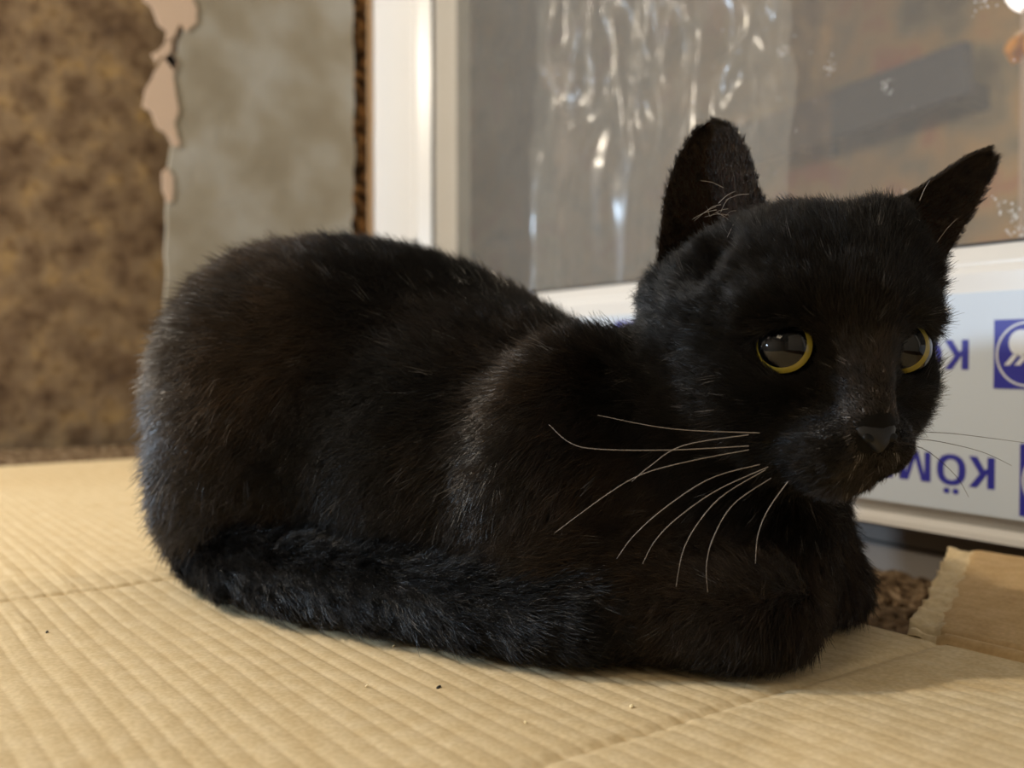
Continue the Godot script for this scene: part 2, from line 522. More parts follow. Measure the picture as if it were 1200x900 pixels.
func word(f: Node3D, z: float, top: float, cap: float) -> void:
	var t := TextMesh.new()
	var sf := SystemFont.new()
	sf.font_names = PackedStringArray(["Droid Sans"])
	sf.font_weight = 700
	t.font = sf
	t.text = "KÖMMERLING"
	t.font_size = 64
	t.pixel_size = 0.001
	t.depth = 0.006
	t.horizontal_alignment = HORIZONTAL_ALIGNMENT_LEFT
	t.vertical_alignment = VERTICAL_ALIGNMENT_BOTTOM
	var bb := t.get_aabb()
	# upside down on the film: the first letter lies nearest the camera, tops of the letters point down
	var k := cap / (0.714 * 0.064)
	var o := part("printed_word", t, M.ink, f)
	o.basis = Basis(V(0, 0, -1.18 * k), V(0, -k, 0), V(-0.05, 0, 0))
	o.position = V(-0.0004, top, z - 0.001)
	# the base line of the letters to the height asked for
	o.position.y = top + k * word_base(t)
	o.position.z = z + bb.position.x * 1.18 * k

func word_base(t: TextMesh) -> float:
	# height of the letters' foot: lowest point of the mesh (no letter goes under the base line)
	return t.get_aabb().position.y

func logo(f: Node3D, z: float, top: float, s: float) -> void:
	var o := Node3D.new()
	o.name = "printed_logo"
	f.add_child(o, true)
	o.position = V(-0.0005, top - s / 2, z + s / 2)
	# local x along +z of the window, y up, front towards the room (-x)
	o.basis = Basis(V(0, 0, 1), V(0, 1, 0), V(-1, 0, 0))
	part("square", box(V(s, s, 0.0002)), M.ink, o)
	var ring := PackedVector2Array()
	var r := s * 0.465
	for k in 49: ring.append(Vector2(cos(TAU * k / 48), sin(TAU * k / 48)) * r)
	for k in 49: ring.append(Vector2(cos(-TAU * k / 48), sin(-TAU * k / 48)) * (r - s * 0.028))
	part("ring", flat_ring(r, r - s * 0.03, 0.0003), M.ink_white, o, V(0, 0, 0.0001))
	var disc := PackedVector2Array()
	for k in 32: disc.append(Vector2(cos(TAU * k / 32), sin(TAU * k / 32)) * s * 0.19)
	part("disc", plate(disc, 0.0003), M.ink_white, o, V(-s * 0.08, s * 0.16, 0.0001))
	for k in 4:
		var x := -s * 0.34 + k * s * 0.155
		var y0 := -s * 0.16
		part("bar", plate(PackedVector2Array([Vector2(x, y0), Vector2(x + s * 0.085, y0), Vector2(x + s * 0.225, y0 + s * 0.16), Vector2(x + s * 0.14, y0 + s * 0.16)]), 0.0003), M.ink_white, o, V(0, 0, 0.0001))

func flat_ring(r: float, q: float, d: float) -> ArrayMesh:
	var st := SurfaceTool.new()
	st.begin(Mesh.PRIMITIVE_TRIANGLES)
	st.set_smooth_group(-1)
	for k in 48:
		var a := Vector2.from_angle(TAU * k / 48)
		var b := Vector2.from_angle(TAU * (k + 1) / 48)
		quad(st, V(a.x * q, a.y * q, d), V(b.x * q, b.y * q, d), V(b.x * r, b.y * r, d), V(a.x * r, a.y * r, d))
		quad(st, V(a.x * r, a.y * r, d), V(b.x * r, b.y * r, d), V(b.x * r, b.y * r, 0), V(a.x * r, a.y * r, 0))
		quad(st, V(b.x * q, b.y * q, d), V(a.x * q, a.y * q, d), V(a.x * q, a.y * q, 0), V(b.x * q, b.y * q, 0))
	st.generate_normals()
	return st.commit()

# ------------------------------------------------------------------ beyond the glass
func outside() -> void:
	# creased clear sheeting hanging behind the pane
	var st := SurfaceTool.new()
	st.begin(Mesh.PRIMITIVE_TRIANGLES)
	st.set_smooth_group(0)
	var n := noise(70, 5.0, 3)
	var n2 := noise(71, 9.0, 2)
	var nz := 130
	var ny := 150
	var at := func(i: int, k: int) -> Vector3:
		var u := float(i) / nz
		var y := lerpf(0.03, 1.05, float(k) / ny)
		var z := lerpf(-1.10, -0.643, u)
		var up := smoothstep(0.30, 0.46, y)
		var fold := 0.007 * sin(u * 17.0 + 1.6 * n.get_noise_2d(u * 0.25, y * 0.18)) + 0.0015 * sin(u * 61.0 + 2.0 * n.get_noise_2d(u, y * 0.2))
		var crush := 0.034 * up * absf(n2.get_noise_2d(z * 1.3, y * 0.5)) + 0.004 * up * absf(n2.get_noise_2d(z * 4.0 + 3.0, y * 1.3)) + 0.003 * n2.get_noise_2d(z * 1.1 + 30.0, y * 0.5)
		return V(0.70 + fold + crush, y, z + 0.004 * n.get_noise_1d(y * 2.0))
	for i in nz:
		for k in ny:
			quad(st, at.call(i, k), at.call(i, k + 1), at.call(i + 1, k + 1), at.call(i + 1, k))
	st.generate_normals()
	tag(part("plastic_sheeting", st.commit(), M.plastic, self), "creased clear plastic sheeting hanging behind the window pane", "plastic sheet")
	struct("wall_outside", boxes([[V(2.30, -0.6, -5.0), V(2.45, 2.6, 1.5)]]), M.earth)
	struct("wall_outside_end", boxes([[V(0.75, -0.6, -5.15), V(2.45, 2.6, -5.0)]]), M.earth)
	struct("ground_outside", boxes([[V(0.75, -0.75, -5.15), V(2.45, -0.6, 1.5)]]), M.earth)
	# a dark board leaning along the outside wall
	var b := part("slate_board", box(V(0.03, 0.12, 0.72)), M.slate, self, V(2.05, 0.757, -1.73))
	b.rotation_degrees = V(-4, 0, 0)
	for z in [-0.235, 0.235]: part("bracket", box(V(0.245, 0.06, 0.03)), M.steel, b, V(0.1375, 0, z))
	tag(b, "dark slate-grey board fixed along the outside wall behind the window pane", "board")
	# lamp and yellow flower outside
	var o := base("outside_lamp", V(1.455, 0.62, -0.872))
	tag(o, "white glowing lamp behind the pane at the top right", "lamp")
	var s := SphereMesh.new()
	s.radius = 0.036
	s.height = 0.072
	part("bulb", s, glow(Color(1, 0.98, 0.95), 3.0), o, V(0, 0.066, 0))
	part("cable", lathe([Vector2(0.004, 1.9), Vector2(0.004, 0.108), Vector2(0.014, 0.106), Vector2(0.014, 0.09)], 10), M.flake, o)
	var l := OmniLight3D.new()
	l.name = "bulb_glow"
	l.light_color = Color(1, 0.93, 0.82)
	l.light_energy = 0.75
	l.light_size = 0.036
	l.omni_range = 12
	l.omni_attenuation = 2
	l.shadow_enabled = true
	o.add_child(l)
	l.position = V(0, 0.066, 0)
	var fl := base("yellow_flower", V(1.224, 0.540, -0.741))
	tag(fl, "orange yellow flower on a pale stem just under the outside lamp", "flower")
	for k in 4:
		var pm := lathe([Vector2(0, 0.040), Vector2(0.008, 0.034), Vector2(0.010, 0.021), Vector2(0.006, 0.006), Vector2(0, 0)], 12)
		var p := part("petal", pm, M.petal, fl)
		p.rotation_degrees = V([-158, 158, -140, 140][k], [20, -10, 70, 90][k], 0)
	part("stalk", lathe([Vector2(0.0045, 0.034), Vector2(0.0045, -1.21)], 8), M.flake, fl)

# ------------------------------------------------------------------ cardboard
const CREASE := [0.229, 0.546, 0.858]
const PITCH := 0.0085
var kn := noise(80, 14.0, 3)
var kn2 := noise(81, 60.0, 3)

func flute(p: float, q: float) -> float:
	var w := p + 0.0012 * kn.get_noise_2d(p * 0.6, q * 0.25)
	var t := fposmod(w / PITCH, 1.0)
	var d := minf(t, 1.0 - t) * PITCH
	var amp := 0.75 + 0.4 * kn.get_noise_2d(p * 0.8 + 7.0, q * 0.3)
	return amp * (-0.00034 * exp(-pow(d / 0.0009, 2.0)) + 0.00010 * sin(PI * t) - 0.00006 * cos(TAU * t + 0.6))

func sheet_height(p: float, q: float) -> float:
	var y := flute(p, q) - 0.0003
	for c in CREASE:
		var d: float = q - c - 0.0012 * kn.get_noise_2d(p * 5.0, c * 50.0)
		y -= (0.0011 if c < 0.5 else 0.0016) * exp(-pow(d / 0.0028, 2.0))
	y += 0.0009 * kn.get_noise_2d(p * 0.5, q * 0.5)
	for c in [V(0.1166, 0.5840, 0.0016), V(0.0960, 0.6209, 0.0012), V(0.1147, 0.6460, 0.0009), V(0.0810, 0.4920, 0.0010), V(0.2403, 0.2528, 0.0006)]: # crumpled bumps
		var e2 := Vector2((p - c.x) / 0.0045, (q - c.y) / 0.022)
		y += c.z * exp(-e2.length_squared()) * (0.6 + kn2.get_noise_2d(p * 3.0, q))
	return y

# a panel of the sheet between q0 and q1; the right edge follows a function of q
func panel(p0: float, p1: float, q0: float, q1: float, dq: float, ragged := 0.0) -> ArrayMesh:
	var st := SurfaceTool.new()
	st.begin(Mesh.PRIMITIVE_TRIANGLES)
	st.set_smooth_group(0)
	var np := int((p1 - p0) / (PITCH / 9.0))
	var qs := []
	var q := q0
	while q < q1 - 0.0005:
		qs.append(q)
		var near := 1.0
		for c in CREASE: near = minf(near, absf(q - c))
		q += 0.0014 if near < 0.007 else minf(dq, maxf(near - 0.006, 0.0014))
	qs.append(q1)
	var rows := []
	for k in qs.size():
		var row := PackedVector3Array()
		for i in np + 1:
			var p := lerpf(p0, p1, float(i) / np)
			row.append(V(p, sheet_height(p, qs[k]), -qs[k]))
		rows.append(row)
	for k in qs.size() - 1:
		var a: PackedVector3Array = rows[k]
		var b: PackedVector3Array = rows[k + 1]
		for i in np:
			quad(st, a[i], b[i], b[i + 1], a[i + 1])
	st.generate_normals()
	# underside and edges, three millimetres thick
	st.set_smooth_group(-1)
	var t := V(0, -0.0032, 0)
	var first: PackedVector3Array = rows[0]
	var last: PackedVector3Array = rows[-1]
	for i in np:
		quad(st, first[i], first[i + 1], first[i + 1] + t, first[i] + t)
		quad(st, last[i + 1], last[i], last[i] + t, last[i + 1] + t)
	for k in qs.size() - 1:
		var a0: Vector3 = rows[k][0]
		var b0: Vector3 = rows[k + 1][0]
		quad(st, b0, a0, a0 + t, b0 + t)
		var a1: Vector3 = rows[k][np]
		var b1: Vector3 = rows[k + 1][np]
		quad(st, a1, b1, b1 + t, a1 + t)
	quad(st, first[0] + t, first[np] + t, last[np] + t, last[0] + t)
	st.generate_normals()
	return st.commit()

func cardboard() -> void:
	var c := base("cardboard_sheet", Vector3.ZERO, 4.66)
	tag(c, "opened-out corrugated cardboard sheet with creases lying on the ledge under the black cat", "cardboard")
	part("panel", panel(-0.36, 0.392, -0.10, CREASE[0], 0.02), M.kraft, c)
	part("panel", panel(-0.36, 0.392, CREASE[0], CREASE[1], 0.012), M.kraft, c)
	part("panel", panel(-0.36, 0.392, CREASE[1], CREASE[2], 0.02), M.kraft, c)
	part("panel", panel(-0.36, 0.392, CREASE[2], 1.237, 0.03), M.kraft, c)
	flap(c)

func flap(c: Node3D) -> void:
	# the flap beyond the double score, torn off along a ragged line towards the window
	var f := Node3D.new()
	f.name = "flap"
	c.add_child(f)
	var torn := [Vector2(0.3920, 0.2427), Vector2(0.4200, 0.2600), Vector2(0.4508, 0.2717), Vector2(0.4863, 0.2893), Vector2(0.5271, 0.3069), Vector2(0.5669, 0.3263), Vector2(0.5899, 0.3328), Vector2(0.6400, 0.3628)]
	var np := 70
	var nq := 40
	var edge_q := func(p: float) -> float:
		for i in torn.size() - 1:
			if p <= torn[i + 1].x:
				return lerpf(torn[i].y, torn[i + 1].y, (p - torn[i].x) / (torn[i + 1].x - torn[i].x)) + 0.0035 * kn2.get_noise_2d(p * 1.4, 3.0)
		return torn[-1].y
	var height := func(p: float, q: float, eq: float) -> float:
		var y := -0.0004 + 0.006 * smoothstep(0.395, 0.57, p) + 0.0010 * kn.get_noise_2d(p * 1.5, q)
		y -= 0.0034 * exp(-pow((p - 0.3965) / 0.0024, 2.0)) + 0.0032 * exp(-pow((p - 0.4105) / 0.0026, 2.0))
		y += 0.0012 * exp(-pow((p - 0.4035) / 0.003, 2.0))
		y += 0.0007 * sin(p * 700.0 + q * 60.0) * 0.35
		var d: float = eq - q
		y -= 0.0022 * smoothstep(0.018, 0.012, d) * (1.0 + kn2.get_noise_2d(p * 0.7, q))   # outer ply torn away near the edge
		y += 0.004 * smoothstep(0.012, 0.0, d) * kn2.get_noise_2d(p * 0.8, 9.0)
		return y
	var split := nq - 14
	var rows := []
	for i in np + 1:
		var p := lerpf(0.392, 0.575, float(i) / np)
		var eq: float = edge_q.call(p)
		var ply := 0.015 + 0.004 * kn2.get_noise_2d(p * 0.7, 40.0)
		var row := PackedVector3Array()
		for k in nq + 1:
			var q := lerpf(-0.10, eq - ply, 1.0 - pow(1.0 - float(k) / split, 1.8)) if k <= split else lerpf(eq - ply, eq, float(k - split) / (nq - split))
			row.append(V(p, height.call(p, q, eq), -q))
		rows.append(row)
	var t := V(0, -0.003, 0)
	for piece in 2:
		var st := SurfaceTool.new()
		st.begin(Mesh.PRIMITIVE_TRIANGLES)
		st.set_smooth_group(0)
		for i in np:
			for k in (range(0, split) if piece == 0 else range(split, nq)):
				quad(st, rows[i][k], rows[i][k + 1], rows[i + 1][k + 1], rows[i + 1][k])
				quad(st, rows[i][k] + t, rows[i + 1][k] + t, rows[i + 1][k + 1] + t, rows[i][k + 1] + t)
			if piece == 1: quad(st, rows[i + 1][nq], rows[i][nq], rows[i][nq] + t, rows[i + 1][nq] + t)
			else: quad(st, rows[i][0], rows[i + 1][0], rows[i + 1][0] + t, rows[i][0] + t)
		st.generate_normals()
		part(["outer_liner", "torn_ply"][piece], st.commit(), [M.kraft_outer, M.kraft][piece], f)

func rubble() -> void:
	var st := SurfaceTool.new()
	st.begin(Mesh.PRIMITIVE_TRIANGLES)
	st.set_smooth_group(-1)
	for k in 420:
		var x := rng.randf_range(0.40, 0.590)
		var z := rng.randf_range(-0.56, -0.20)
		var r := 0.0016 + 0.0045 * pow(rng.randf(), 3.0)
		var s := SphereMesh.new()
		s.radius = r
		s.height = r * 1.5
		s.radial_segments = 5
		s.rings = 3
		var b := Basis.from_euler(V(rng.randf() * 6, rng.randf() * 6, rng.randf() * 6)) * Basis.from_scale(V(1, rng.randf_range(0.6, 1.2), rng.randf_range(0.7, 1.3)))
		st.append_from(s, 0, Transform3D(b, V(x, lerpf(-0.012, -0.042, smoothstep(0.36, 0.45, x)) + r * 0.4, z)))
	st.generate_normals()
	tag(part("rubble", st.commit(), M.mortar, self), "crumbled mortar rubble in the gap between cardboard and window frame", "rubble", "", "stuff")

func crumbs() -> void:
	var c := Node3D.new()
	for d in [[V(0.1629, 0.0002, -0.3185), 0.0009, Color(0.03, 0.025, 0.02), 20, "small black crumb on the cardboard in front of the curled tail"],
		[V(0.0490, 0.0002, -0.4738), 0.0007, Color(0.10, 0.07, 0.04), 60, "tiny dark brown crumb at the left edge of the cardboard below the crease"],
		[V(0.1412, 0.0002, -0.3339), 0.0006, Color(0.95, 0.88, 0.72), 10, "tiny pale crumb on the cardboard left of the black crumb"],
		[V(0.1716, 0.0002, -0.2725), 0.0006, Color(0.97, 0.9, 0.72), 80, "pale crumb on the cardboard nearest the bottom of the picture"],
		[V(0.1710, 0.0002, -0.3751), 0.0007, Color(0.9, 0.8, 0.6), 40, "tiny tan crumb right beside the lower edge of the tail"],
		[V(0.2110, 0.0002, -0.2662), 0.0008, Color(0.97, 0.9, 0.72), 30, "larger pale crumb on the cardboard right of the tail tip"]]:
		var s := SphereMesh.new()
		s.radius = d[1]
		s.height = d[1] * 1.3
		s.radial_segments = 7
		s.rings = 4
		var o := part("crumb", s, mat(d[2], 0.7), self, d[0])
		o.rotation_degrees = V(0, d[3], 20)
		o.scale = V(1.4, 0.7, 0.9)
		tag(o, d[4], "crumb")
	c.free()

# ------------------------------------------------------------------ cat
# All in the cat's own axes: x along its body towards the head, y up, z towards its near flank.
const CELL := 0.0028
var prim := []          # [kind, a, b, ra, rb, k, centre, reach, inverse basis, inverse radii, group]
var head := Transform3D()
var eyes := []
var sockets := []
var ear_list := []
var hollows := []      # the wells at the foot of the ears: [centre, radius]

func cap(a: Vector3, b: Vector3, ra: float, rb: float, k := 0.02, g := 0) -> void:
	prim.append([0, a, b, ra, rb, k, (a + b) / 2, (b - a).length() / 2 + maxf(ra, rb), Basis(), Vector3.ZERO, g])

func ell(c: Vector3, r: Vector3, turn := Vector3.ZERO, k := 0.02, g := 0) -> void:
	var b := Basis.from_euler(turn * PI / 180.0)
	prim.append([1, c, r, 0.0, 0.0, k, c, maxf(r.x, maxf(r.y, r.z)), b.inverse(), Vector3.ONE / r, g])

func hell(c: Vector3, r: Vector3, k := 0.008, turn := Vector3.ZERO) -> void:    # in the head's axes
	var b := head.basis * Basis.from_euler(turn * PI / 180.0)
	prim.append([1, head * c, r, 0.0, 0.0, k, head * c, maxf(r.x, maxf(r.y, r.z)), b.inverse(), Vector3.ONE / r, 1])

func hcap(a: Vector3, b: Vector3, ra: float, rb: float, k := 0.008) -> void:
	cap(head * a, head * b, ra, rb, k, 1)

func dist(p: Vector3, list: PackedInt32Array) -> float:
	var d := 1.0
	for i in list:
		var q: Array = prim[i]
		var e: float
		if q[0] == 0:
			var pa: Vector3 = p - q[1]
			var ba: Vector3 = q[2] - q[1]
			var t := clampf(pa.dot(ba) / maxf(ba.length_squared(), 1e-9), 0.0, 1.0)
			e = (pa - ba * t).length() - lerpf(q[3], q[4], t)
		else:
			var l: Vector3 = q[8] * (p - q[1])
			var u: Vector3 = l * q[9]
			var k0 := u.length()
			var k1: float = (u * q[9]).length()
			e = k0 * (k0 - 1.0) / maxf(k1, 1e-6)
		var k: float = q[5]
		var h := maxf(k - absf(d - e), 0.0) / k
		d = minf(d, e) - h * h * k * 0.25
	for y in sockets:      # a soft bowl round each eye, then room for the ball
		var e3: float = 0.0114 - p.distance_to(y)
		var h3 := maxf(0.005 - absf(d - e3), 0.0) / 0.005
		d = maxf(d, e3) + h3 * h3 * 0.005 * 0.25
	for y in hollows:
		var e4: float = y[1] - p.distance_to(y[0])
		var h4 := maxf(0.006 - absf(d - e4), 0.0) / 0.006
		d = maxf(d, e4) + h4 * h4 * 0.006 * 0.25
	for y in eyes:
		d = maxf(d, 0.0117 - p.distance_to(y))
	d = maxf(d, 0.0008 - p.y)      # flat where it rests on the board
	return d

func shape_cat() -> void:
	# trunk
	ell(V(-0.1131, 0.0974, -0.1150), V(.079,.082,.070), V(0,0,-6), .03)
	ell(V(-0.1367, 0.0421, -0.0980), V(.048,.056,.050), V(0,0,0), .025)
	ell(V(-0.0559, 0.0869, -0.0850), V(.110,.082,.064), V(0,22,-4), .05)
	ell(V(-0.0199, 0.0642, -0.0580), V(.070,.064,.064), V(0,26,-10), .035)
	ell(V(0.0094, 0.0548, -0.0420), V(.086,.073,.061), V(0,30,-14), .04)
	ell(V(0.0568, 0.0288, -0.0080), V(.072,.064,.060), V(0,30,-10), .04)
	ell(V(0.0898, 0.0302, 0.0180), V(.042,.058,.053), V(0,20,0), .03)
	# thigh and hind foot of the near side
	ell(V(-0.1224, 0.0575, -0.0700), V(.054,.056,.036), V(0,15,-20), .012)
	cap(V(-0.1278, 0.0140, -0.0400), V(-0.0583, 0.0120, -0.0120), .015, .012, .012)
	# shoulder blade and folded forelegs
	ell(V(0.0371, 0.0689, 0.0250), V(.042,.058,.026), V(0,30,15), .04)
	cap(V(0.0277, 0.0220, 0.0520), V(0.0850, 0.0190, 0.0710), .023, .020, .02)
	ell(V(0.0925, 0.0180, 0.0700), V(.027,.0185,.019), V(0,15,0), .012)
	cap(V(0.1289, 0.0344, 0.0000), V(0.1431, 0.0141, -0.0020), .023, .020, .02)
	cap(V(0.1071, 0.0200, 0.0100), V(0.1320, 0.0190, 0.0100), .021, .020, .015)
	# neck
	cap(V(0.0866, 0.0545, 0.0030), V(0.1053, 0.1244, 0.0250), .053, .046, .025)
	# tail curled along the near flank
	var t := [V(-0.1659, 0.0300, -0.0800), V(-0.1543, 0.0210, -0.0600), V(-0.1297, 0.0185, -0.0280), V(-0.0983, 0.0180, -0.0020), V(-0.0556, 0.0175, 0.0240), V(-0.0157, 0.0170, 0.0480), V(0.0101, 0.0165, 0.0610), V(0.0240, 0.0160, 0.0670)]
	for i in t.size() - 1: cap(t[i], t[i + 1], .0175 - .0005 * i, .0170 - .0005 * i, .006, 2)
	# head, in its own axes: x to the cat's left, y up, z forward
	head = Transform3D(Basis.from_euler(V(deg_to_rad(8), deg_to_rad(14), 0)), V(0.1199, 0.1294, 0.0500))
	hell(V(0, .006, -.006), V(.0465, .044, .046), .012)
	for s in [-1.0, 1.0]:
		hell(V(.022 * s, -.020, .006), V(.0255, .025, .028), .012)
		hell(V(.0225 * s, .0125, .023), V(.017, .010, .014), .008, V(0, 0, -12 * s))
		hell(V(.021 * s, -.013, .024), V(.017, .009, .012), .008)
		hell(V(.0105 * s, -.0365, .037), V(.0135, .0115, .0145), .006)
	hcap(V(0, .014, .030), V(0, -.024, .0455), .0125, .0098, .010)
	cap(V(0.0702, 0.1484, 0.0200), V(0.0991, 0.1568, 0.0420), .0095, .013, .010, 1)
	cap(V(0.1474, 0.1678, 0.0500), V(0.1629, 0.1529, 0.0470), .014, .010, .010, 1)
	hell(V(0, -.0485, .030), V(.0135, .0080, .012), .006)
	hell(V(0, -.036, .010), V(.030, .019, .030), .012)
	hollows = [[V(0.0775, 0.1594, 0.0580), .0135]]
	for s in [-1.0, 1.0]:
		var at := V(.0245 * s, -.002, .0275)
		eyes.append(head * at)
		sockets.append(head * (at + V(.36 * s, -.05, .93).normalized() * .0120))

# One skin over the joined distances: surface nets, visiting only the blocks near the surface.
func skin() -> Array:
	var lo := V(-0.245, -0.006, -0.215)
	var B := 8
	var nb := Vector3i(20, 11, 15)
	var n := nb * B + Vector3i.ONE
	var val := PackedFloat32Array()
	val.resize(n.x * n.y * n.z)
	val.fill(1.0)
	var seen := PackedByteArray()
	seen.resize(val.size())
	var active := []
	var half := B * CELL * 0.5
	var reach := half * 1.7321
	for bx in nb.x:
		for by in nb.y:
			for bz in nb.z:
				var c := lo + V(bx, by, bz) * B * CELL + Vector3.ONE * half
				var near := PackedInt32Array()
				for i in prim.size():
					if c.distance_to(prim[i][6]) < prim[i][7] + reach + 0.035: near.append(i)
				if near.is_empty(): continue
				var d := dist(c, near)
				if absf(d) > reach * 1.6 + 0.004: continue
				active.append(Vector3i(bx, by, bz))
				for i in B + 1:
					for j in B + 1:
						for k in B + 1:
							var at := ((bx * B + i) * n.y + by * B + j) * n.z + bz * B + k
							if seen[at]: continue
							seen[at] = 1
							val[at] = dist(lo + V(bx * B + i, by * B + j, bz * B + k) * CELL, near)
	var index := {}
	var verts := PackedVector3Array()
	var off := [0, 1, n.z, n.z + 1, n.y * n.z, n.y * n.z + 1, n.y * n.z + n.z, n.y * n.z + n.z + 1]
	var cell_of := PackedInt32Array()
	for b in active:
		for i in B:
			for j in B:
				for k in B:
					var at: int = ((b.x * B + i) * n.y + b.y * B + j) * n.z + b.z * B + k
					var inside := 0
					for o in off:
						if val[at + o] < 0.0: inside += 1
					if inside == 0 or inside == 8: continue
					var sum := Vector3.ZERO
					var cnt := 0
					for e2 in EDGES:
						var va := val[at + off[e2[0]]]
						var vb := val[at + off[e2[1]]]
						if (va < 0.0) == (vb < 0.0): continue
						var t := va / (va - vb)
						sum += CORNER[e2[0]].lerp(CORNER[e2[1]], t)
						cnt += 1
					index[at] = verts.size()
					cell_of.append(at)
					verts.append(lo + (V(b.x * B + i, b.y * B + j, b.z * B + k) + sum / cnt) * CELL)
	var tris := PackedInt32Array()
	var sx := n.y * n.z
	var sy := n.z
	for at in cell_of:
		# the three grid edges that leave this cell's low corner
		for ax in 3:
			var step: int = [sx, sy, 1][ax]
			var a: float = val[at]
			var b: float = val[at + step]
			if (a < 0.0) == (b < 0.0): continue
			var u: int = [sy, 1, sx][ax]
			var w: int = [1, sx, sy][ax]
			if not (index.has(at - u) and index.has(at - w) and index.has(at - u - w)): continue
			var q := [index[at - u - w], index[at - w], index[at], index[at - u]]
			if a < 0.0: q = [q[0], q[3], q[2], q[1]]
			tris.append_array(PackedInt32Array([q[0], q[1], q[2], q[0], q[2], q[3]]))
	# relax once, then smooth normals
	var norm := PackedVector3Array()
	norm.resize(verts.size())
	for i in range(0, tris.size(), 3):
		var a := verts[tris[i]]
		var f := (verts[tris[i + 2]] - a).cross(verts[tris[i + 1]] - a)
		for k in 3: norm[tris[i + k]] += f
	for i in norm.size(): norm[i] = norm[i].normalized()
	return [verts, norm, tris]

const CORNER := [Vector3(0, 0, 0), Vector3(0, 0, 1), Vector3(0, 1, 0), Vector3(0, 1, 1), Vector3(1, 0, 0), Vector3(1, 0, 1), Vector3(1, 1, 0), Vector3(1, 1, 1)]
const EDGES := [[0, 1], [2, 3], [4, 5], [6, 7], [0, 2], [1, 3], [4, 6], [5, 7], [0, 4], [1, 5], [2, 6], [3, 7]]

# A tuft of fine hairs, one unit long, growing along +y and curling towards -z (the skin).
func tuft(count: int, spread: float, thick: float, seed_: int) -> ArrayMesh:
	var r := RandomNumberGenerator.new()
	r.seed = seed_
	var st := SurfaceTool.new()
	st.begin(Mesh.PRIMITIVE_TRIANGLES)
	for h in count:
		var a := r.randf() * TAU
		var s := spread * sqrt(r.randf())
		var root := V(cos(a) * s, 0, sin(a) * s)
		var l := r.randf_range(0.65, 1.15)
		var sway := V(r.randfn(0, 0.10), 0, r.randfn(0, 0.07))
		var pts := []
		for i in 4:
			var t := i / 3.0
			pts.append(root + V(0, l * t, 0) + sway * t * t - V(0, 0, 0.16 * t * t) + V(root.x, 0, root.z) * -0.35 * t)
		add_tube(st, pts, thick * r.randf_range(0.8, 1.2), thick * 0.12, 3)
	return st.commit()

func cat() -> void:
	var o := base("cat", V(0.2345, 0.0008, -0.3841), CAM_TURN)
	tag(o, "black cat with yellow-rimmed eyes lying tucked up on the cardboard, tail curled along its side", "cat")
	shape_cat()
	var s := skin()
	var arr := []
	arr.resize(Mesh.ARRAY_MAX)
	arr[Mesh.ARRAY_VERTEX] = s[0]
	arr[Mesh.ARRAY_NORMAL] = s[1]
	arr[Mesh.ARRAY_INDEX] = s[2]
	var am := ArrayMesh.new()
	am.add_surface_from_arrays(Mesh.PRIMITIVE_TRIANGLES, arr)
	part("body", am, M.skin, o)
	for k in 2: eye(o, eyes[k], [V(-12, -27, 0), V(-9, -22, 0)][k])
	nose(o)
	ears(o)
	whiskers(o)
	if true: fur(o, s[0], s[1], s[2])

func eye(o: Node3D, at: Vector3, turn: Vector3) -> void:
	var r := 0.0115
	var n := Node3D.new()
	n.name = "eye"
	o.add_child(n, true)
	n.position = at
	n.rotation_degrees = turn
	# bands of one ball: y of the lathe is turned to look along +z
	var band := func(a0: float, a1: float, rr: float) -> ArrayMesh:
		var prof := []
		for i in 13:
			var a := deg_to_rad(lerpf(a0, a1, i / 12.0))
			prof.append(Vector2(sin(a) * rr, cos(a) * rr))
		return lathe(prof, 40)
	for b in [["pupil", 0.0, 51.0, M.black, r], ["iris", 51.0, 66.0, M.iris, r], ["eyeball", 64.0, 180.0, M.black, r]]:
		var p := part(b[0], band.call(b[1], b[2], b[4]), b[3], n)
		p.rotation_degrees = V(90, 0, 0)

func nose(o: Node3D) -> void:
	var n := Node3D.new()
	n.name = "nose"
	o.add_child(n)
	n.transform = Transform3D(head.basis, head * V(0, -.0295, .0515))
	var st := SurfaceTool.new()
	st.begin(Mesh.PRIMITIVE_TRIANGLES)
	st.set_smooth_group(0)
	# a rounded heart: wide above, drawn in to the lip below
	var pt := func(i: int, j: int) -> Vector3:
		var lat := PI * (j / 14.0)
		var lon := TAU * i / 24.0
		var q := V(sin(lat) * cos(lon), sin(lat) * sin(lon), cos(lat))
		var wide := lerpf(0.0028, 0.0082, smoothstep(-1.0, 0.45, q.y)) * 1.1
		return V(q.x * wide, q.y * 0.0070, q.z * (0.0046 - 0.0012 * q.y) - 0.0020 * q.y)
	for i in 24:
		for j in 14:
			quad(st, pt.call(i, j), pt.call(i, j + 1), pt.call(i + 1, j + 1), pt.call(i + 1, j))
	st.generate_normals()
	part("nose_leather", st.commit(), M.nose, n)
	for k in [-1.0, 1.0]:
		var s := SphereMesh.new()
		s.radius = 0.0016
		s.height = 0.0024
		var p := part("nostril", s, M.nostril, n, V(0.0046 * k, -0.0012, 0.0034))
		p.scale = V(1.5, 1, 1)
		p.rotation_degrees = V(60, 25 * k, 25 * k)

